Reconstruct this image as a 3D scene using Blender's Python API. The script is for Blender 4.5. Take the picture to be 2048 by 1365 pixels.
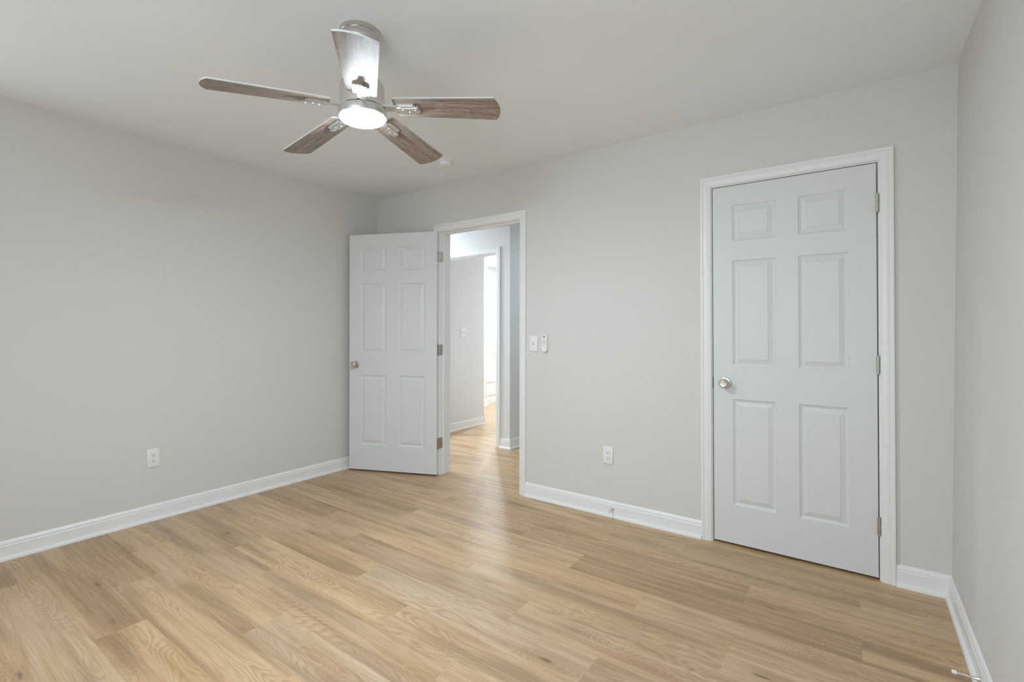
import bpy, bmesh, math, random
from mathutils import Vector, Matrix

for o in list(bpy.data.objects):
    bpy.data.objects.remove(o, do_unlink=True)
S = bpy.context.scene
C = S.collection
PI = math.pi
R = math.radians

# ---------------------------------------------------------------- camera
CAM = Vector((3.667, -2.967, 1.2192))
YAW, PITCH, ROLL, FPX = -0.6193, -0.0003, 0.0022, 967.42
cam = bpy.data.cameras.new('camera')
cam.sensor_fit = 'HORIZONTAL'
cam.sensor_width = 36.0
cam.lens = FPX / 2048 * 36.0
cam.shift_y = -20.73 / 2048
cam.clip_start = 0.02
cam_o = bpy.data.objects.new('camera', cam)
C.objects.link(cam_o)
fw = Vector((math.sin(YAW) * math.cos(PITCH), math.cos(YAW) * math.cos(PITCH), math.sin(PITCH)))
rt = Vector((math.cos(YAW), -math.sin(YAW), 0))
up = rt.cross(fw)
cr, sr = math.cos(ROLL), math.sin(ROLL)
rt, up = cr * rt + sr * up, -sr * rt + cr * up
m = Matrix((rt, up, -fw)).transposed().to_4x4()
m.translation = CAM
cam_o.matrix_world = m
S.camera = cam_o

# ---------------------------------------------------------------- world, daylight, exposure
S.view_settings.view_transform = 'Standard'
S.view_settings.look = 'None'
S.view_settings.gamma = 1.0
S.view_settings.use_curve_mapping = False
S.view_settings.exposure = 0.08
S.cycles.max_bounces = 14
S.cycles.diffuse_bounces = 8
S.cycles.glossy_bounces = 5
S.cycles.sample_clamp_indirect = 6.0
S.cycles.use_denoising = True
W = bpy.data.worlds.new('sky')
S.world = W
W.use_nodes = True
bg = W.node_tree.nodes['Background']
bg.inputs[0].default_value = (0.75, 0.87, 1.0, 1)
bg.inputs[1].default_value = 1.0


def area(name, loc, rot, sx, sy, power, col, shape='RECTANGLE'):
    l = bpy.data.lights.new(name, 'AREA')
    l.shape = shape
    l.size = sx
    l.size_y = sy
    l.energy = power
    l.color = col
    o = bpy.data.objects.new(name, l)
    C.objects.link(o)
    o.location = loc
    o.rotation_euler = rot
    return o


FAN_LAMP = 335.0      # emission of the fan's diffuser
DAY_FRONT = 31.5      # daylight for an assumed window, unseen behind the camera
DAY_LEFT = 7.5       # daylight added through an invented left-wall window, out of view
HALL_LAMP = 125.0  # for the assumed hall and added corridor downlights, both out of view
BATH_LAMP = 180.0  # for the added bath downlight; also scales the visible shower light
DAY = (0.80, 0.905, 0.98)
area('assumed_daylight', (2.9, -4.03, 1.485), (R(90), 0, 0), 1.44, 1.21, DAY_FRONT, DAY)  # area lamp in the assumed window, powered to suit the shading
area('assumed_daylight', (-0.03, -3.2, 1.485), (R(90), 0, R(-90)), 0.94, 1.21, DAY_LEFT, DAY)  # area lamp added out of view to brighten the right side

# ---------------------------------------------------------------- helpers


def mat(name, col, rough=0.5, metal=0.0, spec=0.5):
    m = bpy.data.materials.new(name)
    m.use_nodes = True
    b = m.node_tree.nodes['Principled BSDF']
    b.inputs['Base Color'].default_value = (*col, 1)
    b.inputs['Roughness'].default_value = rough
    b.inputs['Metallic'].default_value = metal
    b.inputs['Specular IOR Level'].default_value = spec
    return m


class NT:
    """small helper to wire shader nodes"""

    def __init__(self, m):
        self.t = m.node_tree
        self.b = self.t.nodes['Principled BSDF']

    def n(self, typ, **kw):
        x = self.t.nodes.new(typ)
        for k, v in kw.items():
            setattr(x, k, v)
        return x

    def l(self, a, b):
        self.t.links.new(a, b)

    def val(self, sock, v):
        if isinstance(v, bpy.types.NodeSocket):
            self.l(v, sock)
        else:
            sock.default_value = v

    def math(self, op, a, b=0.0, c=0.0):
        x = self.n('ShaderNodeMath', operation=op)
        self.val(x.inputs[0], a)
        self.val(x.inputs[1], b)
        self.val(x.inputs[2], c)
        return x.outputs[0]

    def ramp(self, f, lo, hi, a=0.0, b=1.0):
        x = self.n('ShaderNodeMapRange')
        x.interpolation_type = 'SMOOTHSTEP'
        self.val(x.inputs[0], f)
        for i, v in enumerate((lo, hi, a, b)):
            x.inputs[1 + i].default_value = v
        return x.outputs[0]

    def mix(self, f, a, b, mode='MIX'):
        x = self.n('ShaderNodeMix', data_type='RGBA', blend_type=mode)
        self.val(x.inputs[0], f)
        for i, v in ((6, a), (7, b)):
            self.val(x.inputs[i], (*v, 1) if isinstance(v, tuple) and len(v) == 3 else v)
        return x.outputs[2]

    def xyz(self, a, b, c):
        x = self.n('ShaderNodeCombineXYZ')
        for i, v in enumerate((a, b, c)):
            self.val(x.inputs[i], v)
        return x.outputs[0]

    def noise(self, vec, scale=1.0, detail=2.0, rough=0.5, dist=0.0):
        x = self.n('ShaderNodeTexNoise')
        self.val(x.inputs['Vector'], vec)
        x.inputs['Scale'].default_value = scale
        x.inputs['Detail'].default_value = detail
        x.inputs['Roughness'].default_value = rough
        x.inputs['Distortion'].default_value = dist
        return x.outputs[0]


def bump(m, scale, strength, detail=2.0, dist=0.002):
    t = NT(m)
    g = t.n('ShaderNodeNewGeometry')
    f = t.noise(g.outputs['Position'], scale, detail)
    b = t.n('ShaderNodeBump')
    b.inputs['Strength'].default_value = strength
    b.inputs['Distance'].default_value = dist
    t.l(f, b.inputs['Height'])
    t.l(b.outputs[0], t.b.inputs['Normal'])


WALL = mat('greige wall paint', (0.660, 0.645, 0.620), 0.75, 0, 0.25)
bump(WALL, 260, 0.12)
CEIL = mat('flat white ceiling paint', (0.838, 0.856, 0.872), 0.9, 0, 0.1)
bump(CEIL, 200, 0.10)
HALLW = mat('hall wall paint', (0.73, 0.735, 0.735), 0.75, 0, 0.25)
bump(HALLW, 260, 0.10)
TRIM = mat('white semi gloss trim paint', (0.80, 0.80, 0.795), 0.35, 0, 0.4)
DOORM = mat('white door paint', (0.675, 0.69, 0.688), 0.42, 0, 0.4)


def door_grain():
    t = NT(DOORM)
    g = t.n('ShaderNodeNewGeometry')
    mp = t.n('ShaderNodeMapping')
    mp.inputs['Scale'].default_value = (160, 160, 9)
    t.l(g.outputs['Position'], mp.inputs[0])
    f = t.noise(mp.outputs[0], 1.0, 3.0, 0.6)
    b = t.n('ShaderNodeBump')
    b.inputs['Strength'].default_value = 0.10
    b.inputs['Distance'].default_value = 0.001
    t.l(f, b.inputs['Height'])
    t.l(b.outputs[0], t.b.inputs['Normal'])


door_grain()
NICKEL = mat('brushed nickel', (0.62, 0.59, 0.55), 0.28, 1.0)
SATIN = mat('satin nickel hinge', (0.50, 0.47, 0.42), 0.45, 1.0)
BRONZE = mat('dark bronze latch', (0.035, 0.028, 0.022), 0.5, 0.6)
BRIGHT = mat('bright brushed nickel', (0.72, 0.71, 0.70), 0.35, 1.0)
PLASTIC = mat('white plastic', (0.80, 0.80, 0.80), 0.35, 0, 0.45)
RUBBER = mat('white rubber', (0.82, 0.82, 0.82), 0.6, 0, 0.3)
DARK = mat('dark slot', (0.02, 0.02, 0.02), 0.6, 0, 0.2)
GREYBTN = mat('grey button print', (0.22, 0.23, 0.25), 0.5, 0, 0.3)
BLACKG = mat('glossy black lens', (0.008, 0.008, 0.01), 0.12, 0, 0.5)
TUB = mat('glossy white acrylic', (0.86, 0.865, 0.87), 0.15, 0, 0.5)
BLADE_EDGE = mat('pale blade edge', (0.66, 0.68, 0.67), 0.5, 0, 0.3)
BRICK = mat('window frame vinyl', (0.85, 0.85, 0.85), 0.4, 0, 0.4)
GLASS = mat('window glass', (1, 1, 1), 0.0, 0, 0.5)
GLASS.node_tree.nodes['Principled BSDF'].inputs['Transmission Weight'].default_value = 1.0


def emissive(name, col, strength):
    m = mat(name, (0.9, 0.9, 0.9), 0.4)
    b = m.node_tree.nodes['Principled BSDF']
    b.inputs['Emission Color'].default_value = (*col, 1)
    b.inputs['Emission Strength'].default_value = strength
    return m


LENS = emissive('lit fan diffuser', (0.78, 0.90, 1.0), FAN_LAMP)
HALL_LED_ASSUMED = emissive('assumed hall downlight', (0.78, 0.90, 1.0), HALL_LAMP * 10)
BATH_LED_ADDED = emissive('added bath downlight', (0.84, 0.93, 1.0), BATH_LAMP * 10)


CORRIDOR_LED_ADDED = emissive('added corridor downlight', (0.78, 0.90, 1.0), HALL_LAMP * 3.2)
SHOWER_LED = emissive('lit shower downlight', (0.86, 0.94, 1.0), BATH_LAMP * 4)


def floor_material():
    m = mat('oak vinyl planks', (0.6, 0.45, 0.28), 0.33, 0, 0.62)
    t = NT(m)
    g = t.n('ShaderNodeNewGeometry')
    at = t.n('ShaderNodeAttribute', attribute_name='plank')
    sp = t.n('ShaderNodeSeparateXYZ')
    t.l(g.outputs['Position'], sp.inputs[0])
    sc = t.n('ShaderNodeSeparateColor')
    t.l(at.outputs['Color'], sc.inputs[0])
    tone, seed, pale = sc.outputs
    X = t.math('MULTIPLY_ADD', seed, 61.0, sp.outputs[0])
    Y = t.math('MULTIPLY_ADD', seed, 23.0, sp.outputs[1])
    # knots: sparse points stretched along the grain
    kv = t.n('ShaderNodeTexVoronoi')
    kv.voronoi_dimensions = '2D'
    kv.inputs['Scale'].default_value = 1.0
    kv.inputs['Randomness'].default_value = 1.0
    kw = t.noise(t.xyz(t.math('MULTIPLY', X, 16.0), t.math('MULTIPLY', Y, 50.0), 9.0), 1.0, 2.0)
    kx = t.math('MULTIPLY_ADD', t.math('SUBTRACT', kw, 0.5), 0.16, t.math('MULTIPLY', X, 2.1))
    ky = t.math('MULTIPLY_ADD', t.math('SUBTRACT', kw, 0.5), 0.10, t.math('MULTIPLY', Y, 6.6))
    t.l(t.xyz(kx, ky, 0.3), kv.inputs['Vector'])
    kd = kv.outputs['Distance']
    kr = t.n('ShaderNodeSeparateColor')
    t.l(kv.outputs['Color'], kr.inputs[0])
    has = t.math('GREATER_THAN', kr.outputs[0], 0.58)
    kn = t.math('MULTIPLY', t.ramp(kd, 0.0, 0.40, 1.0, 0.0), has)
    core = t.math('MULTIPLY', t.ramp(kd, 0.005, 0.085, 1.0, 0.0), t.math('MULTIPLY', has, t.ramp(kr.outputs[1], 0.25, 0.95, 0.05, 1.0)))
    # growth-ring field: contour lines of a stretched noise
    fld = t.noise(t.xyz(t.math('MULTIPLY', X, 1.15), t.math('MULTIPLY', Y, 7.0), 1.7), 1.0, 2.0, 0.45, 0.15)
    fld = t.math('ADD', fld, t.math('MULTIPLY', kn, 0.20))
    wob = t.noise(t.xyz(t.math('MULTIPLY', X, 14.0), t.math('MULTIPLY', Y, 60.0), 4.0), 1.0, 2.0)
    fld2 = t.math('MULTIPLY_ADD', wob, 0.010, fld)
    ring = t.math('FRACT', t.math('MULTIPLY', fld2, 30.0))
    ringd = t.math('ABSOLUTE', t.math('SUBTRACT', ring, 0.5))
    line = t.ramp(ringd, 0.10, 0.46, 0.0, 1.0)
    msk = t.ramp(t.noise(t.xyz(t.math('MULTIPLY', X, 1.2), t.math('MULTIPLY', Y, 9.0), 8.0), 1.0, 1.0), 0.42, 0.62)
    line = t.math('MULTIPLY', line, t.math('MULTIPLY_ADD', msk, 0.75, 0.18))
    # fibres
    fib = t.noise(t.xyz(t.math('MULTIPLY', X, 5.0), t.math('MULTIPLY', Y, 170.0), 3.0), 1.0, 3.0, 0.6)
    strk = t.noise(t.xyz(t.math('MULTIPLY', X, 1.3), t.math('MULTIPLY', Y, 26.0), 5.0), 1.0, 3.0, 0.55)
    broad = t.noise(t.xyz(t.math('MULTIPLY', X, 0.9), t.math('MULTIPLY', Y, 9.0), 6.0), 1.0, 1.0)
    light = (0.615, 0.420, 0.228)
    midc = (0.480, 0.296, 0.138)
    darkc = (0.215, 0.122, 0.060)
    col = t.mix(t.ramp(strk, 0.34, 0.70), light, midc)
    col = t.mix(t.math('MULTIPLY', t.ramp(broad, 0.48, 0.72), 0.75), col, darkc)
    col = t.mix(t.math('MULTIPLY', tone, 1.0), col, t.mix(t.ramp(strk, 0.30, 0.70, 0.30, 0.85), midc, darkc))
    col = t.mix(t.math('MULTIPLY', pale, 0.75), col, t.mix(t.ramp(strk, 0.34, 0.70), (0.560, 0.430, 0.305), (0.440, 0.315, 0.205)))
    col = t.mix(t.math('MULTIPLY', line, 0.48), col, (0.31, 0.175, 0.085))
    col = t.mix(t.math('MULTIPLY', t.ramp(fib, 0.40, 0.72), 0.20), col, (0.34, 0.215, 0.115))
    col = t.mix(t.math('MULTIPLY', t.ramp(fib, 0.52, 0.30), 0.25), col, (0.70, 0.545, 0.36))
    col = t.mix(t.math('MULTIPLY', kn, 0.38), col, (0.29, 0.165, 0.085))
    col = t.mix(t.math('MULTIPLY', core, 0.80), col, (0.10, 0.062, 0.040))
    t.l(col, t.b.inputs['Base Color'])
    t.l(t.ramp(fib, 0.3, 0.7, 0.30, 0.38), t.b.inputs['Roughness'])
    b = t.n('ShaderNodeBump')
    b.inputs['Strength'].default_value = 0.10
    b.inputs['Distance'].default_value = 0.001
    t.l(fib, b.inputs['Height'])
    t.l(b.outputs[0], t.b.inputs['Normal'])
    return m


def blade_material():
    m = mat('weathered grey brown wood', (0.3, 0.25, 0.2), 0.42, 0, 0.45)
    t = NT(m)
    uv = t.n('ShaderNodeUVMap', uv_map='UVMap')
    sp = t.n('ShaderNodeSeparateXYZ')
    t.l(uv.outputs[0], sp.inputs[0])
    oi = t.n('ShaderNodeObjectInfo')
    sd = t.math('MULTIPLY', oi.outputs['Random'], 31.0)
    X = t.math('ADD', sp.outputs[0], sd)
    Y = sp.outputs[1]
    fld = t.noise(t.xyz(t.math('MULTIPLY', X, 3.2), t.math('MULTIPLY', Y, 18.0), sd), 1.0, 2.0, 0.5, 0.2)
    ring = t.math('ABSOLUTE', t.math('SUBTRACT', t.math('FRACT', t.math('MULTIPLY', fld, 16.0)), 0.5))
    line = t.ramp(ring, 0.12, 0.48)
    fib = t.noise(t.xyz(t.math('MULTIPLY', X, 14.0), t.math('MULTIPLY', Y, 330.0), 2.0), 1.0, 3.0, 0.6)
    strk = t.noise(t.xyz(t.math('MULTIPLY', X, 4.0), t.math('MULTIPLY', Y, 70.0), sd), 1.0, 3.0, 0.6)
    col = t.mix(t.ramp(strk, 0.35, 0.68), (0.335, 0.270, 0.215), (0.175, 0.130, 0.098))
    col = t.mix(t.math('MULTIPLY', line, 0.45), col, (0.10, 0.070, 0.052))
    col = t.mix(t.math('MULTIPLY', t.ramp(fib, 0.45, 0.75), 0.45), col, (0.46, 0.40, 0.345))
    t.l(col, t.b.inputs['Base Color'])
    return m


FLOOR = floor_material()
BLADE = blade_material()

# ------------------------------------------------ mesh helpers


def box(bm, x0, x1, y0, y1, z0, z1, mi=0):
    v = [bm.verts.new((x, y, z)) for z in (z0, z1) for y in (y0, y1) for x in (x0, x1)]
    for f in ((0, 2, 3, 1), (4, 5, 7, 6), (0, 1, 5, 4), (2, 6, 7, 3), (0, 4, 6, 2), (1, 3, 7, 5)):
        q = bm.faces.new([v[i] for i in f])
        q.material_index = mi
    return v


def bevel_box(bm, x0, x1, y0, y1, z0, z1, r, seg=2):
    t = bmesh.new()
    box(t, x0, x1, y0, y1, z0, z1)
    bmesh.ops.bevel(t, geom=t.edges[:], offset=r, segments=seg, affect='EDGES', profile=0.5)
    merge(bm, t)


def merge(bm, t, M=None):
    if M is not None:
        bmesh.ops.transform(t, matrix=M, verts=t.verts[:])
    me = bpy.data.meshes.new('tmp')
    t.to_mesh(me)
    t.free()
    bm.from_mesh(me)
    bpy.data.meshes.remove(me)


def lathe(bm, prof, seg=32, M=None):
    """prof: (radius, height) pairs, spun round z"""
    t = bmesh.new()
    rings = []
    for r, h in prof:
        if r < 1e-6:
            rings.append([t.verts.new((0, 0, h))])
        else:
            rings.append([t.verts.new((r * math.cos(2 * PI * i / seg), r * math.sin(2 * PI * i / seg), h)) for i in range(seg)])
    for a, b in zip(rings, rings[1:]):
        for i in range(seg):
            j = (i + 1) % seg
            if len(a) == 1 and len(b) == 1:
                continue
            if len(a) == 1:
                t.faces.new((a[0], b[i], b[j]))
            elif len(b) == 1:
                t.faces.new((a[i], a[j], b[0]))
            else:
                t.faces.new((a[i], a[j], b[j], b[i]))
    bmesh.ops.recalc_face_normals(t, faces=t.faces[:])
    merge(bm, t, M)


def sweep(bm, stations, cap=True):
    """stations: list of rings (lists of points) of the same length"""
    rings = [[bm.verts.new(p) for p in s] for s in stations]
    n = len(rings[0])
    for a, b in zip(rings, rings[1:]):
        for i in range(n):
            j = (i + 1) % n
            bm.faces.new((a[i], a[j], b[j], b[i]))
    if cap:
        bm.faces.new(rings[0])
        bm.faces.new(list(reversed(rings[-1])))


def prism(bm, pts, z0, z1):
    a = [bm.verts.new((x, y, z0)) for x, y in pts]
    b = [bm.verts.new((x, y, z1)) for x, y in pts]
    n = len(pts)
    bm.faces.new(list(reversed(a)))
    bm.faces.new(b)
    for i in range(n):
        j = (i + 1) % n
        bm.faces.new((a[i], a[j], b[j], b[i]))


def obj(name, bm, m, parent=None, smooth=False, loc=None, rot=None, fix=True):
    if fix:
        bmesh.ops.recalc_face_normals(bm, faces=bm.faces[:])
    me = bpy.data.meshes.new(name)
    bm.to_mesh(me)
    bm.free()
    for x in (m if isinstance(m, (list, tuple)) else [m]):
        me.materials.append(x)
    o = bpy.data.objects.new(name, me)
    C.objects.link(o)
    if parent:
        o.parent = parent
    if loc:
        o.location = loc
    if rot:
        o.rotation_euler = rot
    if smooth:
        me.shade_smooth()
        try:
            me.set_sharp_from_angle(angle=R(smooth if smooth is not True else 38))
        except Exception:
            pass
    return o


def empty(name, loc=(0, 0, 0), rot=(0, 0, 0), parent=None):
    o = bpy.data.objects.new(name, None)
    o.empty_display_size = 0.05
    C.objects.link(o)
    o.location = loc
    o.rotation_euler = rot
    if parent:
        o.parent = parent
    return o


def tag(o, label, cat, group=None, kind=None):
    o['label'] = label
    o['category'] = cat
    if group:
        o['group'] = group
    if kind:
        o['kind'] = kind
    return o


def dup(root, loc=None, rot=None):
    r = root.copy()
    C.objects.link(r)
    if loc:
        r.location = loc
    if rot:
        r.rotation_euler = rot
    for ch in list(root.children):
        c = ch.copy()
        C.objects.link(c)
        c.parent = r
        for g in list(ch.children):
            d = g.copy()
            C.objects.link(d)
            d.parent = c
    return r


# ---------------------------------------------------------------- room shell
XW, H = 4.031, 2.44
YF = -4.00            # inner face of the wall behind the camera
YB = 0.126            # hall face of the wall with the two doors
LEAN = 0.0068         # the right wall is slightly out of plumb


def rw(z):
    return XW + LEAN * (z - 1.22)


# floor: one vinyl plank floor running on into the hall and bath
PL, PW, YE = 1.2205, 0.178, -1.132
OFF = {-7: 1.235, -6: 0.825, -5: 1.668, -4: 1.25, -3: 0.832, -2: 1.662, -1: 1.248, 0: 0.828, 1: 0.432, 2: 1.245, 3: 0.815, 4: 1.24, 5: 0.432}
TONES = [  # (x, y, tone): which planks read darker or paler
    (0.4, -2.10, 0.7), (0.6, -2.28, 0.45), (0.7, -1.75, 0.42), (0.4, -1.57, 0.40), (2.0, -1.22, 0.68), (0.3, -1.04, 0.8),
    (0.1, -0.69, 0.5), (3.1, -0.69, 0.85), (3.3, -1.40, 0.50), (2.7, -0.51, 0.55), (3.4, -0.15, 0.45), (2.3, -1.40, -0.35),
    (2.3, -1.93, -0.30), (1.9, -0.69, -0.15), (1.3, -1.57, 0.0), (3.8, -0.51, 0.25), (3.0, -0.33, 0.35), (3.9, -0.15, 0.45),
    (3.3, -0.86, 0.2), (2.2, -0.86, 0.12), (3.2, -1.22, 0.22), (2.7, -1.04, 0.15), (1.4, -1.04, 0.12), (1.3, -0.33, 0.25),
    (1.4, -0.86, 0.2), (2.0, -2.28, 0.0), (1.5, -2.10, 0.05), (1.0, -0.15, 0.3), (0.4, -0.51, 0.15), (1.4, -0.51, 0.3),
    (2.3, -0.33, 0.25), (2.3, -0.15, 0.3), (1.4, -0.69, 0.1), (1.4, -1.40, 0.05), (3.4, -1.75, 0.1), (2.6, -1.57, 0.1)]


def build_floor():
    random.seed(5)
    bm = bmesh.new()
    x0, x1, y0, y1 = -2.2, 4.3, -4.12, 5.1
    data = []
    k = math.floor((y0 - YE) / PW)
    while YE + k * PW < y1:
        a, b = max(y0, YE + k * PW), min(y1, YE + (k + 1) * PW)
        off = OFF[k] if k in OFF else (0.828 - 0.407 * k) + 0.02 * math.sin(k * 7.3)
        n = math.floor((x0 - off) / PL)
        while off + n * PL < x1:
            c, d = max(x0, off + n * PL), min(x1, off + (n + 1) * PL)
            if d - c > 1e-4 and b - a > 1e-4:
                tone = random.uniform(0.0, 0.28)
                for tx, ty, tt in TONES:
                    if c <= tx < d and a <= ty < b:
                        tone = tt
                f = bm.faces.new([bm.verts.new(p) for p in ((c, a, 0), (d, a, 0), (d, b, 0), (c, b, 0))])
                data.append((max(0, tone), random.random(), 0.9 if tone < 0 else random.uniform(0.0, 0.5), 1.0))
            n += 1
        k += 1
    nq = len(data)
    # slab under the planks
    box(bm, x0, x1, y0, y1, -0.12, -0.0015)
    data += [(0.3, 0.5, 0.5, 1.0)] * 6
    o = obj('floor', bm, FLOOR, fix=False)
    at = o.data.attributes.new('plank', 'FLOAT_COLOR', 'FACE')
    for i, v in enumerate(data):
        at.data[i].color = v
    return o


fl = build_floor()
tag(fl, 'light oak plank floor running through to the hall', 'floor', kind='structure')

# walls -----------------------------------------------------------------


def wall(name, boxes, m, label):
    bm = bmesh.new()
    for b in boxes:
        box(bm, *b)
    o = obj(name, bm, m)
    tag(o, label, 'wall', kind='structure')
    return o


OL, OR_, OT = 0.803, 1.622, 2.048      # hall doorway clear opening
CL, CR, CT = 2.984, 3.755, 2.050       # closet clear opening (at mid height)
JT = 0.019                             # jamb thickness
SK = 0.0065                            # the closet frame leans a little


def skew(o, k=SK, z0=1.03):
    for v in o.data.vertices:
        v.co.x += k * (z0 - v.co.z)


b_ = [(-0.12, OL - JT, 0, YB, 0, H), (OL - JT, OR_ + JT, 0, YB, OT + JT, H), (OR_ + JT, CL - JT - 0.006, 0, YB, 0, H),
      (CL - JT - 0.006, CR + JT + 0.006, 0, YB, CT + JT, H), (CR + JT + 0.006, XW + 0.06, 0, YB, 0, H)]
wall('wall_back', b_, WALL, 'greige wall holding the open hall doorway and the closet door')
LY0, LY1 = -3.70, -2.70
WZ0, WZ1 = 0.85, 2.12
wall('wall_left', [(-0.12, 0, LY1, 0.0, 0, H), (-0.12, 0, YF, LY0, 0, H), (-0.12, 0, LY0, LY1, 0, WZ0), (-0.12, 0, LY0, LY1, WZ1, H)], WALL, 'greige wall with a single outlet, left of the open door')


def right_wall():
    bm = bmesh.new()
    v = box(bm, XW, XW + 0.12, YF - 0.12, 0.0, 0, H)
    for p in v:
        p.co.x += LEAN * (p.co.z - 1.22)
    o = obj('wall_right', bm, WALL)
    tag(o, 'greige wall at the right edge beside the closet', 'wall', kind='structure')


right_wall()
WX0, WX1 = 2.15, 3.65
wall('wall_front', [(-0.12, WX0, YF - 0.12, YF, 0, H), (WX1, XW + 0.15, YF - 0.12, YF, 0, H), (WX0, WX1, YF - 0.12, YF, 0, WZ0),
                    (WX0, WX1, YF - 0.12, YF, WZ1, H)], WALL, 'greige wall behind the viewer, with an assumed window')
bm = bmesh.new()
box(bm, -2.2, 4.3, YF - 0.12, 5.1, H, H + 0.1)
tag(obj('ceiling', bm, CEIL), 'flat white ceiling the fan hangs from', 'ceiling', kind='structure')


def window(name, loc, rz, w, label):
    """double hung window; local x across, y = 0 at the inner wall face, +y into the room"""
    root = empty(name, loc, (0, 0, rz))
    tag(root, label, 'window', kind='structure')
    X0, X1 = -w / 2, w / 2
    y0, y1 = -0.10, -0.06
    zm = (WZ0 + WZ1) / 2
    for za, zb, dy in ((WZ0 + 0.02, zm + 0.02, 0.0), (zm - 0.02, WZ1 - 0.02, -0.015)):
        bm = bmesh.new()
        f = 0.04
        xa, xb = X0 + 0.02, X1 - 0.02
        box(bm, xa, xa + f, y0 + dy + .01, y1 + dy - .01, za, zb)
        box(bm, xb - f, xb, y0 + dy + .01, y1 + dy - .01, za, zb)
        box(bm, xa + f, xb - f, y0 + dy + .01, y1 + dy - .01, za, za + f)
        box(bm, xa + f, xb - f, y0 + dy + .01, y1 + dy - .01, zb - f, zb)
        s = obj('sash', bm, BRICK, root)
        bm = bmesh.new()
        box(bm, xa + f, xb - f, -0.087 + dy, -0.083 + dy, za + f, zb - f)
        obj('pane', bm, GLASS, s)
    bm = bmesh.new()
    box(bm, X0, X0 + 0.02, -0.12, 0, WZ0, WZ1)
    box(bm, X1 - 0.02, X1, -0.12, 0, WZ0, WZ1)
    box(bm, X0 + .02, X1 - .02, -0.12, 0, WZ0, WZ0 + 0.02)
    box(bm, X0 + .02, X1 - .02, -0.12, 0, WZ1 - 0.02, WZ1)
    obj('window_frame', bm, BRICK, root)
    bm = bmesh.new()
    box(bm, X0 - 0.06, X1 + 0.06, 0, 0.035, WZ0 - 0.025, WZ0)
    obj('window_sill', bm, TRIM, root)


window('window_assumed', ((WX0 + WX1) / 2, YF, 0), 0, WX1 - WX0, 'assumed wide white double hung window, unseen behind the viewer')  # unseen window, assumed as the source of the frontal daylight
window('window_added', (0, (LY0 + LY1) / 2, 0), R(-90), LY1 - LY0, 'added narrow white double hung window, unseen at the near end of the left wall')  # invented opening, placed to match the room's shading

# hall and bath shell -----------------------------------------------------
HY = 1.065             # hall face of the far wall
FL_, FR, FT = -0.190, 0.588, 2.030   # far doorway
EX = 0.767             # outside corner in the hall
wall('wall_hall', [(-1.70, FL_ - JT, HY, 1.18, 0, H), (FL_ - JT, FR + JT, HY, 1.18, FT + JT, H), (FR + JT, EX, HY, 1.18, 0, H),
                   (0.652, EX, 1.18, 4.8, 0, H)], HALLW, 'pale hall wall with the cased opening to the bath')
wall('wall_vestibule', [(-0.42, -0.30, 1.18, 1.966, 0, H), (-2.17, -0.42, 1.85, 1.966, 0, H)], HALLW,
     'pale wall with a double switch seen through both doorways')
wall('wall_bath', [(-2.17, -1.24, 3.084, 3.218, 0, H), (-2.17, -2.055, 1.966, 3.084, 0, H), (-2.17, -2.055, 3.218, 4.92, 0, H),
                   (-2.17, 0.76, 4.8, 4.92, 0, H)], HALLW, 'white bath wall ending beside the tub')
wall('wall_hall_end', [(-1.82, -1.70, YB, 1.18, 0, H), (2.30, 2.42, YB, 4.92, 0, H), (EX, 2.30, 4.8, 4.92, 0, H)], HALLW,
     'pale end walls of the hall')
wall('wall_closet', [(2.42, 4.3, 0.85, 0.95, 0, H), (4.2, 4.3, YB, 0.85, 0, H)], HALLW, 'closet interior wall behind the shut door')
wall('wall_outer', [(-1.70, -0.12, YB - 0.006, YB, 0, H)], HALLW, 'hall side of the bedroom partition')

# ---------------------------------------------------------------- casings, jambs
CAS = [(0.0, 0.0), (0.0, .008), (.002, .0098), (.009, .0098), (.011, .0112), (.020, .0135), (.033, .0145), (.039, .0130),
       (.0405, .0150), (.044, .0172), (.050, .0178), (.054, .0170), (.056, .0145), (.056, 0.0)]


def casing_leg(x, z0, z1, side, yface=0.0, out=-1):
    """upright casing; side -1 grows to -x; head end cut at 45 degrees"""
    bm = bmesh.new()
    sweep(bm, [[(x + side * u, yface + out * v, z0) for u, v in CAS], [(x + side * u, yface + out * v, z1 + u) for u, v in CAS]])
    return bm


def casing_head(xa, xb, z, yface=0.0, out=-1):
    bm = bmesh.new()
    sweep(bm, [[(xa - u, yface + out * v, z + u) for u, v in CAS], [(xb + u, yface + out * v, z + u) for u, v in CAS]])
    return bm


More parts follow.
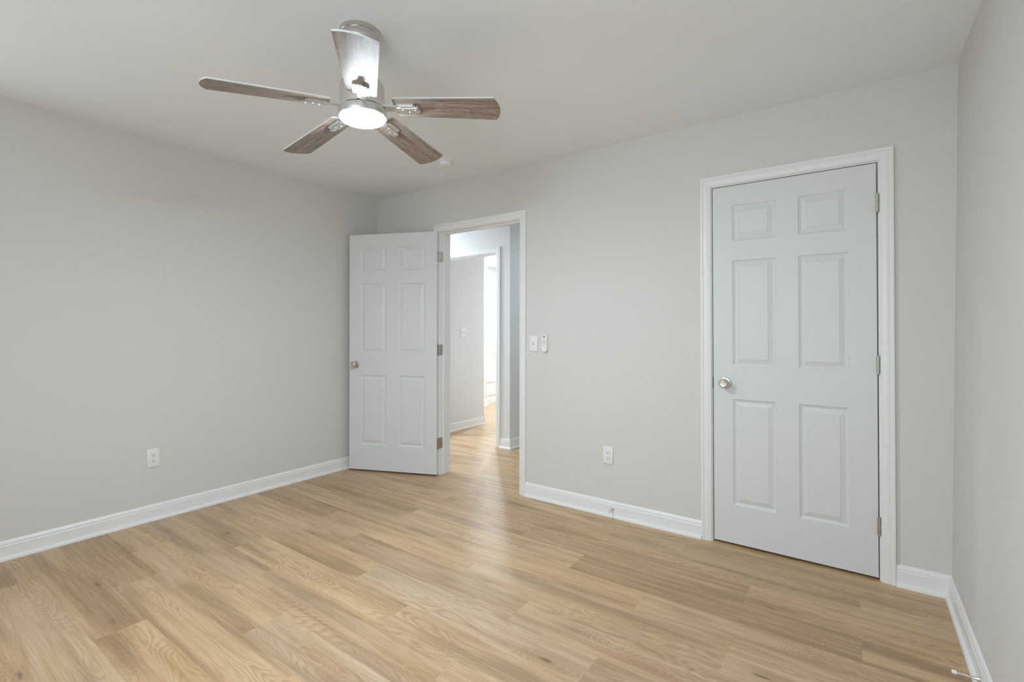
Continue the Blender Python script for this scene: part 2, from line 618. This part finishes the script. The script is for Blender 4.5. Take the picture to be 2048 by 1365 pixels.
def frame(name, label, xl, xr, zt, y0, y1, m=TRIM, rev=0.005, lean=0.0, stop_y=None, stop_w=0.034, both=True):
    """jamb lining with stop and casing round a doorway"""
    root = empty(name, (0, 0, 0))
    tag(root, label, 'door frame', kind='structure')
    bm = bmesh.new()
    box(bm, xl - JT, xl, y0, y1, 0, zt + JT)
    box(bm, xr, xr + JT, y0, y1, 0, zt + JT)
    box(bm, xl, xr, y0, y1, zt, zt + JT)
    parts = [obj('jamb', bm, m, root)]
    if stop_y is not None:
        bm = bmesh.new()
        a, b = stop_y, stop_y + stop_w
        box(bm, xl, xl + 0.011, a, b, 0, zt)
        box(bm, xr - 0.011, xr, a, b, 0, zt)
        box(bm, xl + .011, xr - .011, a, b, zt - 0.011, zt)
        parts.append(obj('door_stop_strip', bm, m, root))
    for yf, out in ((y0, -1), (y1, 1))[: 2 if both else 1]:
        parts.append(obj('casing', casing_leg(xl - rev, 0.0, zt + rev, -1, yf, out), m, root, 20))
        parts.append(obj('casing', casing_leg(xr + rev, 0.0, zt + rev, 1, yf, out), m, root, 20))
        parts.append(obj('head_casing', casing_head(xl - rev, xr + rev, zt + rev, yf, out), m, root, 20))
    if lean:
        for p in parts:
            skew(p, lean)
    return root


closet_frame = frame('trim_1', 'white casing around the closed closet door', CL, CR, CT, 0.0, YB, rev=0.006, lean=SK, stop_y=0.040, both=False)
hall_frame = frame('trim_2', 'white casing around the open hall doorway', OL, OR_, OT, 0.0, YB, stop_y=0.040)
far_frame = frame('trim_3', 'white casing of the bath doorway across the hall', FL_, FR, FT, HY, 1.18, stop_y=1.105)


def strike(x, y, z, side, parent, h=0.057):
    bm = bmesh.new()
    bevel_box(bm, -0.0012, 0.0012, -0.016, 0.016, -h / 2, h / 2, 0.0010, 1)
    s = obj('strike_plate', bm, BRONZE if side < 0 else SATIN, parent, loc=(x, y, z))
    bm = bmesh.new()
    box(bm, -0.0006 + side * 0.0012, 0.0006 + side * 0.0012, -0.007, 0.007, -0.014, 0.014)
    obj('latch_hole', bm, DARK, s)
    return s


strike(OR_ - 0.0012, 0.018, 0.935, -1, hall_frame)
strike(FL_ + 0.0012, 1.150, 0.925, 1, far_frame)

# ---------------------------------------------------------------- baseboards
BB = [(0, 0), (.026, 0), (.026, .005), (.0235, .012), (.018, .0175), (.0135, .0195), (.0130, .022), (.0130, .074), (.0118, .0765),
      (.0105, .078), (.0112, .083), (.0095, .090), (.006, .097), (.0035, .1005), (0, .102)]


def baseboard(name, p, q, nrm, label, mitre0=0, mitre1=0):
    """run from p to q along the wall foot; nrm points into the room; mitre shortens (+) or lengthens (-) with protrusion"""
    d = (Vector(q) - Vector(p))
    d.normalize()
    n = Vector(nrm)
    bm = bmesh.new()
    A = [Vector((p[0], p[1], 0)) + n.to_3d() * u + d.to_3d() * (u * mitre0) + Vector((0, 0, z)) for u, z in BB]
    B = [Vector((q[0], q[1], 0)) + n.to_3d() * u - d.to_3d() * (u * mitre1) + Vector((0, 0, z)) for u, z in BB]
    sweep(bm, [A, B])
    o = obj(name, bm, TRIM, None, 25)
    tag(o, label, 'baseboard', kind='structure')
    return o


x_fl = rw(0)
cas_l = OL - 0.005 - 0.056
baseboard('baseboard_left', (0, YF), (0, 0), (1, 0), 'white baseboard along the left wall below the outlet', 1, 1)
baseboard('baseboard_back', (0, 0), (cas_l, 0), (0, -1), 'short white baseboard hidden behind the open door', 1, 0)
baseboard('baseboard_back', (OR_ + 0.061, 0), (CL - 0.062 + SK, 0), (0, -1), 'white baseboard between the hall doorway and the closet')
baseboard('baseboard_back', (CR + 0.062 + SK, 0), (x_fl, 0), (0, -1), 'short white baseboard between the closet and the right corner', 0, 1)
baseboard('baseboard_right', (x_fl, 0), (x_fl, YF), (-1, 0), 'white baseboard along the right wall with a door stop', 1, 1)
baseboard('baseboard_front', (x_fl, YF), (0, YF), (0, 1), 'white baseboard below the assumed window behind the viewer', 1, 1)
baseboard('baseboard_hall', (FR + 0.061, HY), (EX, HY), (0, -1), 'white baseboard facing the doorway at the hall corner', 0, -1)
baseboard('baseboard_hall', (EX, HY), (EX, 4.8), (1, 0), 'white baseboard turning the hall corner', -1, 0)
baseboard('baseboard_vestibule', (-0.30, 1.18), (-0.30, 1.966), (1, 0), 'white baseboard under the double switch', 0, -1)
baseboard('baseboard_vestibule', (-0.30, 1.966), (-2.055, 1.966), (0, 1), 'white baseboard on the bath side of the vestibule wall', -1, 0)
baseboard('baseboard_bath', (-1.24, 3.084), (-1.24, 3.218), (1, 0), 'short white baseboard on the wall end beside the tub', -1, 0)
baseboard('baseboard_bath', (-2.055, 3.084), (-1.24, 3.084), (0, -1), 'white baseboard on the wall before the tub', 0, -1)

# ---------------------------------------------------------------- panel doors


def panel_door(w, h, th, cols, rows):
    """six moulded panels on both faces; local x 0..w, y 0..th, z 0..h"""
    bm = bmesh.new()
    xs = sorted({0, w, *[c for a in cols for c in a]})
    zs = sorted({0, h, *[c for a in rows for c in a]})
    steps = [(0.0, 0.0), (0.004, .0045), (0.009, .0060), (0.013, .0085), (0.017, .0085), (0.037, .0025), (0.0395, .0008)]
    for y, s in ((0.0, 1), (th, -1)):
        for i in range(len(xs) - 1):
            for j in range(len(zs) - 1):
                a, b, c, d = xs[i], xs[i + 1], zs[j], zs[j + 1]
                if (a, b) in cols and (c, d) in rows:
                    prev = None
                    for ins, dep in steps:
                        q = [bm.verts.new(p) for p in ((a + ins, y + s * dep, c + ins), (b - ins, y + s * dep, c + ins),
                                                       (b - ins, y + s * dep, d - ins), (a + ins, y + s * dep, d - ins))]
                        if prev:
                            for k in range(4):
                                bm.faces.new((prev[k], prev[(k + 1) % 4], q[(k + 1) % 4], q[k]))
                        prev = q
                    bm.faces.new(prev)
                else:
                    bm.faces.new([bm.verts.new(p) for p in ((a, y, c), (b, y, c), (b, y, d), (a, y, d))])
    for p in (((0, 0, 0), (0, th, 0), (0, th, h), (0, 0, h)), ((w, 0, 0), (w, th, 0), (w, th, h), (w, 0, h)),
              ((0, 0, 0), (w, 0, 0), (w, th, 0), (0, th, 0)), ((0, 0, h), (w, 0, h), (w, th, h), (0, th, h))):
        bm.faces.new([bm.verts.new(q) for q in p])
    bmesh.ops.remove_doubles(bm, verts=bm.verts[:], dist=1e-5)
    return bm


ROSE = [(0, 0), (.0325, 0), (.0325, .003), (.030, .0065), (.024, .0085), (.0125, .0095), (.0115, .012), (.0110, .022)]
KNOB = [(.0110, .020), (.013, .026), (.019, .030), (.0248, .036), (.0272, .043), (.0268, .050), (.0238, .056), (.0205, .0595),
        (.0190, .0600), (.0178, .0592), (.006, .0586), (0, .0588)]


def knob_set(parent, x, y, z, nrm):
    """round passage knob; nrm = +1 or -1 along local y"""
    M = Matrix.Rotation(R(90) * (-1 if nrm > 0 else 1), 4, 'X')
    bm = bmesh.new()
    lathe(bm, KNOB, 40, M)
    k = obj('door_knob', bm, NICKEL, parent, 30, loc=(x, y, z))
    bm = bmesh.new()
    lathe(bm, ROSE, 40, M)
    obj('rosette', bm, NICKEL, k, 30)
    return k


# closet door ---------------------------------------------------------------
DH = 2.031
rows = [(0.217, 0.819), (1.006, 1.606), (1.715, 1.920)]
closet = empty('door_1', (2.9895, 0.0, 0.014))
tag(closet, 'closed white six panel closet door with its hinges to the right', 'door', kind='structure')
CWD = 0.7595
o = obj('door_leaf', panel_door(CWD, DH, 0.035, [(0.104, 0.322), (0.428, 0.646)], rows), DOORM, closet)
skew(o, SK * 1.15, 1.016)
knob_set(closet, 0.066 , -0.0, 0.908, -1)
bm = bmesh.new()
bevel_box(bm, -0.0046, 0.0012, -0.0008, 0.030, 0.878, 0.940, 0.0005, 1)
obj('latch_plate', bm, BRONZE, closet)


def hinge(parent, x, y, z, leaf_dirs):
    """butt hinge: knuckle plus leaves; leaf_dirs = list of (dx, dy) unit directions"""
    bm = bmesh.new()
    r, h = 0.0068, 0.089
    for i in range(5):
        a = -h / 2 + i * h / 5
        lathe(bm, [(0, a + .0004), (r, a + .0004), (r, a + h / 5 - .0004), (0, a + h / 5 - .0004)], 14)
    lathe(bm, [(0, h / 2), (.0045, h / 2), (.0045, h / 2 + .002), (0, h / 2 + .003)], 12)
    lathe(bm, [(0, -h / 2), (.0045, -h / 2), (.0045, -h / 2 - .002), (0, -h / 2 - .003)], 12)
    hg = obj('hinge', bm, SATIN, parent, 30, loc=(x, y, z))
    for dx, dy, nx, ny, ln in leaf_dirs:
        bm = bmesh.new()
        t = 0.0016
        # leaf with rounded outer corners in (s, z)
        pts = []
        rr = 0.010
        pts.append((0.0, -h / 2))
        for cx_, cz_, a0 in ((ln - rr, -h / 2 + rr, -90), (ln - rr, h / 2 - rr, 0)):
            for k in range(6):
                a = R(a0 + 18 * k)
                pts.append((cx_ + rr * math.cos(a), cz_ + rr * math.sin(a)))
        pts.append((0.0, h / 2))
        A = [bm.verts.new((dx * s, dy * s, z_)) for s, z_ in pts]
        B = [bm.verts.new((dx * s + nx * t, dy * s + ny * t, z_)) for s, z_ in pts]
        bm.faces.new(A)
        bm.faces.new(list(reversed(B)))
        for i in range(len(pts)):
            j = (i + 1) % len(pts)
            bm.faces.new((A[i], A[j], B[j], B[i]))
        for sz in (-0.028, 0.0, 0.028):
            lathe(bm, [(0, 0.0022), (.0032, 0.0020), (.0032, 0)], 10,
                  Matrix.Translation((dx * ln * 0.6, dy * ln * 0.6, sz)) @ Vector((0, 0, 1)).rotation_difference(Vector((nx, ny, 0))).to_matrix().to_4x4())
        obj('hinge_leaf', bm, SATIN, hg, 25)
    return hg


for z in (1.834, 1.041, 0.254):
    xx = CWD + 0.0035 + SK * (1.016 - z)
    hinge(closet, xx, -0.0075, z, [(0.35, 0.93, -1, 0, 0.012), (-0.35, 0.93, 1, 0, 0.012)])

# hall door, swung open against the left wall -----------------------------------
HW = 0.811
PIN = (0.804, -0.0075)
ANG = R(-157.6)
hd = empty('door_2', (PIN[0], PIN[1], 0.014), (0, 0, ANG))
tag(hd, 'white six panel door standing open into the room beside the hall doorway', 'door', kind='structure')
bm = panel_door(HW, DH, 0.035, [(0.106, 0.350), (0.461, 0.705)], rows)
bmesh.ops.translate(bm, verts=bm.verts[:], vec=(0.003, 0.0075, 0))
obj('door_leaf', bm, DOORM, hd)
knob_set(hd, 0.003 + HW - 0.062, 0.0425, 0.908, 1)
knob_set(hd, 0.003 + HW - 0.062, 0.0075, 0.908, -1)
bm = bmesh.new()
bevel_box(bm, 0.003 + HW - 0.0005, 0.003 + HW + 0.0015, 0.012, 0.038, 0.908 - 0.029, 0.908 + 0.029, 0.0006, 1)
box(bm, 0.003 + HW, 0.003 + HW + 0.010, 0.019, 0.031, 0.908 - 0.008, 0.908 + 0.008)
obj('latch_plate', bm, SATIN, hd)
ca, sa = math.cos(-ANG), math.sin(-ANG)
for z in (1.825, 1.041, 0.254):
    # one leaf lies on the door edge, the other on the jamb (jamb direction turned into the door's frame)
    jd = (ca * 0 - sa * 1, sa * 0 + ca * 1)
    jn = (ca * 1 - sa * 0, sa * 1 + ca * 0)
    hinge(hd, 0.0, 0.0, z, [(0.06, 0.998, -1, 0.0, 0.042), (jd[0], jd[1], jn[0], jn[1], 0.042)])

# ---------------------------------------------------------------- wall plates


def outlet(loc, rotz):
    """duplex outlet; local x across, -y out of the wall, z up"""
    root = empty('power_outlet', loc, (0, 0, rotz))
    bm = bmesh.new()
    bevel_box(bm, -0.035, 0.035, -0.0065, 0.0, -0.0575, 0.0575, 0.0035, 3)
    obj('cover_plate', bm, PLASTIC, root, 30)
    for zc in (0.0195, -0.0195):
        bm = bmesh.new()
        pts = []
        for k in range(28):
            a = 2 * PI * k / 28
            pts.append((max(-0.0170, min(0.0170, 0.0185 * math.cos(a))), max(-0.0140, min(0.0140, 0.0172 * math.sin(a)))))
        t = bmesh.new()
        prism(t, pts, 0.0, 0.0022)
        merge(bm, t, Matrix.Translation((0, -0.0063, zc)) @ Matrix.Rotation(R(90), 4, 'X'))
        rc = obj('receptacle', bm, PLASTIC, root)
        bm = bmesh.new()
        y0, y1 = -0.0088, -0.0080
        box(bm, -0.0078, -0.0054, y0, y1, zc - 0.0020, zc + 0.0065)
        box(bm, 0.0054, 0.0076, y0, y1, zc - 0.0010, zc + 0.0060)
        lathe(bm, [(0, 0), (.0027, 0), (.0027, .0008), (0, .0008)], 12, Matrix.Translation((0, -0.0080, zc - 0.0075)) @ Matrix.Rotation(R(90), 4, 'X'))
        obj('socket_slots', bm, DARK, rc)
    bm = bmesh.new()
    lathe(bm, [(0, .0012), (.0026, .0010), (.0032, 0)], 12, Matrix.Translation((0, -0.0064, 0)) @ Matrix.Rotation(R(90), 4, 'X'))
    obj('screw', bm, PLASTIC, root)
    return root


ou = outlet((2.334, 0.0, 0.398), 0)
tag(ou, 'white duplex outlet on the wall between the two doorways', 'power outlet', 'duplex wall outlets')
ou2 = dup(ou, (0.0, -1.778, 0.399), (0, 0, R(90)))
tag(ou2, 'white duplex outlet low on the left wall', 'power outlet', 'duplex wall outlets')


def light_switch(loc, rotz, gangs, name='light_switch'):
    root = empty(name, loc, (0, 0, rotz))
    hw = 0.035 + 0.023 * (gangs - 1)
    bm = bmesh.new()
    bevel_box(bm, -hw, hw, -0.0065, 0.0, -0.0575, 0.0575, 0.0035, 3)
    obj('cover_plate', bm, PLASTIC, root, 30)
    for g in range(gangs):
        xc = (g - (gangs - 1) / 2) * 0.046
        bm = bmesh.new()
        t = bmesh.new()
        box(t, -0.0047, 0.0047, -0.013, 0.0, -0.0045, 0.0045)
        merge(bm, t, Matrix.Translation((xc, -0.005, 0.002)) @ Matrix.Rotation(R(-24), 4, 'X'))
        tg = obj('toggle', bm, PLASTIC, root)
        bm = bmesh.new()
        box(bm, xc - 0.0052, xc + 0.0052, -0.0068, -0.0062, -0.012, 0.012)
        obj('toggle_slot', bm, mat('pale slot', (0.45, 0.45, 0.45), 0.6), tg)
        for sz in (0.030, -0.030):
            bm = bmesh.new()
            lathe(bm, [(0, .0012), (.0026, .0010), (.0032, 0)], 12, Matrix.Translation((xc, -0.0064, sz)) @ Matrix.Rotation(R(90), 4, 'X'))
            obj('screw', bm, PLASTIC, root)
    return root


tag(light_switch((1.7475, 0.0, 1.124), 0, 1), 'white single toggle switch beside the hall doorway', 'light switch')
tag(light_switch((-0.300, 1.560, 1.192), R(90), 2), 'white double switch plate seen beyond the hall through the doorway', 'light switch')


def remote():
    root = empty('fan_remote', (1.8500, 0.0, 1.126))
    tag(root, 'white oval fan remote with a black lens holstered beside the single switch', 'remote control')

    def stadium(hw, hh, n=14):
        p = []
        for k in range(n + 1):
            a = PI * k / n
            p.append((hw * math.cos(a), hh - hw + hw * math.sin(a)))
        for k in range(n + 1):
            a = PI + PI * k / n
            p.append((hw * math.cos(a), -hh + hw + hw * math.sin(a)))
        return p
    RX = Matrix.Rotation(R(90), 4, 'X')
    bm = bmesh.new()
    t = bmesh.new()
    prism(t, stadium(0.0215, 0.046), 0.0, 0.010)
    merge(bm, t, Matrix.Translation((0.002, 0, -0.012)) @ RX)
    obj('holder', bm, PLASTIC, root, 30)
    bm = bmesh.new()
    t = bmesh.new()
    prism(t, stadium(0.0215, 0.0615), 0.008, 0.024)
    bmesh.ops.bevel(t, geom=[e for e in t.edges if abs(e.verts[0].co.z - e.verts[1].co.z) < 1e-6 and e.verts[0].co.z > 0.02],
                    offset=0.005, segments=3, affect='EDGES')
    merge(bm, t, RX)
    obj('body', bm, PLASTIC, root, 30)
    bm = bmesh.new()
    lathe(bm, [(0, .0012), (.0058, .0010), (.0064, 0)], 20, Matrix.Translation((0, -0.0240, 0.0465)) @ RX)
    obj('sensor_lens', bm, BLACKG, root, 30)
    for j, z in enumerate((0.018, 0.004, -0.010)):
        for i, x in enumerate((-0.0105, 0.0, 0.0105)):
            bm = bmesh.new()
            dark = (i, j) in ((2, 0), (0, 1), (2, 1))
            lathe(bm, [(0, .0008), (.0030, .0008), (.0033, 0)], 14, Matrix.Translation((x, -0.0240, z)) @ RX)
            obj('button', bm, GREYBTN if dark else mat('pale button', (0.42, 0.43, 0.45), 0.5), root)
    bm = bmesh.new()
    lathe(bm, [(0, .0006), (.0020, .0006), (.0023, 0)], 12, Matrix.Translation((0, -0.0240, 0.030)) @ RX)
    obj('button', bm, mat('faint indicator', (0.5, 0.51, 0.52), 0.5), root)


remote()

# ---------------------------------------------------------------- door stops on the baseboards


def door_stop(loc, rotz, ln=0.075):
    root = empty('door_stop', loc, (0, 0, rotz))
    RX = Matrix.Rotation(R(90), 4, 'X')
    bm = bmesh.new()
    lathe(bm, [(0, 0), (.0125, 0), (.0125, .002), (.0095, .005), (.0060, .012), (.0042, .018), (.0037, .022)], 20, RX)
    obj('base', bm, BRIGHT, root, 30)
    bm = bmesh.new()
    pr = [(.0037, .020)]
    n = int((ln - 0.032) / 0.0036)
    for i in range(n):
        a = .022 + i * .0036
        pr += [(.0034, a), (.0041, a + .0012), (.0041, a + .0024), (.0034, a + .0036)]
    pr += [(.0034, ln - .010), (0, ln - .010)]
    lathe(bm, pr, 14, RX)
    obj('spring', bm, BRIGHT, root, 50)
    bm = bmesh.new()
    lathe(bm, [(0, ln - .013), (.0062, ln - .013), (.0068, ln - .011), (.0062, ln - .002), (.0045, ln), (0, ln)], 18, RX)
    obj('rubber_tip', bm, RUBBER, root, 30)
    return root


ds = door_stop((2.371, -0.0130, 0.052), 0)
tag(ds, 'metal spring door stop on the baseboard under the back wall outlet', 'door stop', 'spring door stops')
ds2 = dup(ds, (x_fl - 0.0130, -0.733, 0.050), (0, 0, R(-90)))
tag(ds2, 'metal spring door stop with a white tip on the right wall baseboard', 'door stop', 'spring door stops')

# ---------------------------------------------------------------- smoke detector
sd = empty('smoke_detector', (1.250, -0.405, H))
tag(sd, 'small round white smoke detector on the ceiling behind the fan', 'smoke detector')
bm = bmesh.new()
lathe(bm, [(0, 0), (.052, 0), (.052, -.006), (.050, -.009), (0, -.009)], 40)
obj('mounting_base', bm, PLASTIC, sd, 30)
bm = bmesh.new()
lathe(bm, [(0, -.009), (.044, -.009), (.044, -.012), (.0475, -.013), (.0475, -.026), (.045, -.032), (.036, -.036), (.014, -.037), (0, -.037)], 40)
obj('cover', bm, PLASTIC, sd, 30)

# ---------------------------------------------------------------- ceiling fan
FX, FY = 2.0093, -1.7170
fan = empty('ceiling_fan', (FX, FY, H))
tag(fan, 'five blade ceiling fan with weathered wood blades and a lit diffuser', 'ceiling fan')
TILT = (0.0173, -0.0321, 0.0)    # the fan hangs a touch off plumb


def fpart(name, bm, m, smooth=30):
    return obj(name, bm, m, fan, smooth, rot=TILT)


bm = bmesh.new()
lathe(bm, [(0, 0), (.0800, 0), (.0800, -.017), (.0785, -.0185), (.0765, -.0190), (.0770, -.021), (.0765, -.044), (.074, -.050), (.066, -.056), (.030, -.060), (0, -.060)], 56)
obj('canopy', bm, NICKEL, fan, 30)
bm = bmesh.new()
lathe(bm, [(0, -.055), (.0130, -.055), (.0130, -.170), (.024, -.172), (.026, -.182), (.026, -.205), (0, -.205)], 28)
fpart('downrod', bm, NICKEL)
bm = bmesh.new()
lathe(bm, [(0, -.198), (.048, -.198), (.066, -.201), (.079, -.208), (.0865, -.221), (.0885, -.236), (.0885, -.314), (.087, -.316), (0, -.316)], 64)
fpart('motor_housing', bm, BRIGHT)
bm = bmesh.new()
lathe(bm, [(0, -.316), (.080, -.316), (.080, -.3205), (0, -.3205)], 48)
fpart('flywheel', bm, DARK)
bm = bmesh.new()
lathe(bm, [(0, -.3205), (.0900, -.3205), (.0945, -.3225), (.0955, -.326), (.0955, -.351), (.0945, -.3535), (.0915, -.3545), (.0915, -.350), (0, -.350)], 64)
fpart('light_ring', bm, BRIGHT)
bm = bmesh.new()
lathe(bm, [(0, -.3505), (.0912, -.3505), (.0912, -.3552), (.0885, -.3590), (.079, -.3640), (.061, -.3680), (.036, -.3702), (0, -.3710)], 64)
lens = fpart('light_diffuser', bm, LENS, 60)

ZB, DR, SL, TH0 = 2.1315 - H, -0.0759, -0.1711, 4.3355
RR, RB, SG, WR, WB = 0.134, 0.5438, 0.0202, 0.0563, 0.0690


def blade_pt(r, w, dz, a):
    return (r * math.cos(a) - w * math.sin(a), r * math.sin(a) + w * math.cos(a), ZB + DR * r + SL * w + dz)


def wid(r):
    return WR + (WB - WR) * (r - RR) / (RB - RR)


for k in range(5):
    a = TH0 + k * 2 * PI / 5
    bm = bmesh.new()
    uvl = bm.loops.layers.uv.new('UVMap')
    out = []          # outline (r, w), rounded root corners and arced tip
    cr_ = 0.012
    for s in (-1, 1):
        arc = []
        for i in range(5):
            t_ = PI / 2 * i / 4
            arc.append((RR + cr_ - cr_ * math.sin(t_), s * (WR - cr_ + cr_ * math.cos(t_))))
        if s < 0:
            left = arc
        else:
            right = arc
    tip = []
    for i in range(13):
        u = -1 + 2 * i / 12
        tip.append((RB + SG * (1 - u * u), u * WB))
    out = list(reversed(left)) + tip + right
    vb = [bm.verts.new(blade_pt(r, w, 0, a)) for r, w in out]
    vt = [bm.verts.new(blade_pt(r, w, 0.0062, a)) for r, w in out]
    fb = bm.faces.new(vb)
    ft = bm.faces.new(list(reversed(vt)))
    for i, lp in enumerate(fb.loops):
        lp[uvl].uv = out[vb.index(lp.vert)]
    for lp in ft.loops:
        lp[uvl].uv = out[vt.index(lp.vert)]
    n = len(out)
    for i in range(n):
        j = (i + 1) % n
        f = bm.faces.new((vb[i], vb[j], vt[j], vt[i]))
        f.material_index = 1
    bl = fpart('blade', bm, [BLADE, BLADE_EDGE], False)
    # bracket
    bm = bmesh.new()

    def slab(outline, z0, z1):
        A = [bm.verts.new(blade_pt(r, w, z0, a)) for r, w in outline]
        B = [bm.verts.new(blade_pt(r, w, z1, a)) for r, w in outline]
        bm.faces.new(A)
        bm.faces.new(list(reversed(B)))
        for i in range(len(A)):
            j = (i + 1) % len(A)
            bm.faces.new((A[i], A[j], B[j], B[i]))
    slab([(.072, -.020), (.125, -.016), (.150, -.017), (.150, .017), (.125, .016), (.072, .020)], -.0060, -.0003)
    pts = [(.146, -.030), (.214, -.030), (.222, -.024), (.222, .024), (.214, .030), (.146, .030)]
    slab(pts, -.0075, -.0003)
    tongue = [(.146, -.0145), (.230, -.0145), (.238, -.008), (.238, .008), (.230, .0145), (.146, .0145)]
    slab(tongue, -.0130, -.0075)
    slab([(.221, -.0145), (.230, -.0145), (.238, -.008), (.238, .008), (.230, .0145), (.221, .0145)], -.0075, -.0003)
    for w in (-.0225, .0225):
        slab([(.156, w - .0035), (.212, w - .0035), (.215, w), (.212, w + .0035), (.156, w + .0035)], -.0098, -.0075)
    br = obj('blade_bracket', bm, BRIGHT, bl)
    for r_, w_ in ((.170, -.006), (.195, .006), (.220, -.006)):
        bm = bmesh.new()
        lathe(bm, [(0, -.0025), (.003, -.0020), (.0042, 0)], 10, Matrix.Translation(blade_pt(r_, w_, -.0130, a)))
        obj('screw', bm, BRIGHT, bl)

# ---------------------------------------------------------------- beyond the doorway: bath and hall fittings


def downlight(loc, led, label, grp=None):
    root = empty('recessed_light', loc)
    tag(root, label, 'recessed light', grp)
    bm = bmesh.new()
    lathe(bm, [(.056, 0), (.080, 0), (.080, -.003), (.072, -.006), (.058, -.006), (.056, -.003), (.056, 0)], 36)
    obj('trim_ring', bm, PLASTIC, root, 30)
    bm = bmesh.new()
    lathe(bm, [(0, -.0005), (.0565, -.0005), (.0565, -.0042), (0, -.0042)], 36)
    obj('led_disc', bm, led, root)
    return root


downlight((-1.574, 3.700, H), SHOWER_LED, 'round lit recessed light in the bath ceiling above the tub')
downlight((-0.55, 3.0, H), BATH_LED_ADDED, 'added recessed light, unseen in the bath ceiling nearer than the tub light')  # added out of view to brighten the vestibule wall
downlight((-0.75, 0.52, H), HALL_LED_ASSUMED, 'assumed recessed light, unseen in the hall ceiling left of the doorway')  # unseen; assumed so the hall wall brightens to the left
downlight((1.75, 1.9, H), CORRIDOR_LED_ADDED, 'added recessed light, unseen in the hall ceiling round the corner')  # added to lift the hall corner's right face and the floor


def bathtub():
    root = empty('bathtub', (-1.67, 4.0, 0))
    tag(root, 'white alcove bathtub seen far off through both doorways', 'bathtub')
    x0, x1, y0, y1, h = -0.382, 0.378, -0.779, 0.79, 0.395
    bm = bmesh.new()
    prof = [(x1 - .012, 0), (x1 - .012, .020), (x1 - .012, .135), (x1 - .004, .145), (x1 - .004, .155), (x1 - .010, .165), (x1 - .010, h - .040), (x1, h - .030), (x1, h - .008),
            (x1 - .008, h), (x1 - .10, h), (x1 - .11, h - .012), (x1 - .16, .12), (x1 - .22, .09), (x0 + .22, .09), (x0 + .16, .12), (x0 + .08, h - .012), (x0 + .07, h), (x0, h), (x0, 0)]
    sweep(bm, [[(x, y0, z) for x, z in prof], [(x, y1, z) for x, z in prof]])
    obj('apron', bm, TUB, root, 25)
    for ya, yb in ((y0 + .001, y0 + .09), (y1 - .09, y1 - .001)):
        bm = bmesh.new()
        box(bm, x0 + .06, x1 - .09, ya, yb, .085, h - .001)
        obj('end_wall', bm, TUB, root)
    return root


bathtub()


def surround():
    root = empty('shower_surround', (-2.050, 4.0, 0.396))
    tag(root, 'white moulded shower surround with a shelf above the far bathtub', 'shower surround')
    y0, y1, zt = -0.770, 0.79, 1.874 - 0.396
    bm = bmesh.new()
    prof = [(0, 0), (.014, 0), (.014, .03), (.014, zt - .055), (.020, zt - .050), (.030, zt - .046), (.030, zt - .006), (.026, zt), (0, zt)]
    sweep(bm, [[(x, y0, z) for x, z in prof], [(x, y1, z) for x, z in prof]])
    obj('back_panel', bm, TUB, root, 25)
    bm = bmesh.new()
    box(bm, .03, .74, y0 - .009, y0 + .004, 0, zt)
    obj('end_panel', bm, TUB, root)
    bm = bmesh.new()
    bevel_box(bm, .0135, .075, 0.06, 0.62, .535, .568, .010, 3)
    bevel_box(bm, .0135, .060, 0.09, 0.59, .36, .535, .012, 3)
    obj('shelf', bm, TUB, root, 30)
    return root


surround()
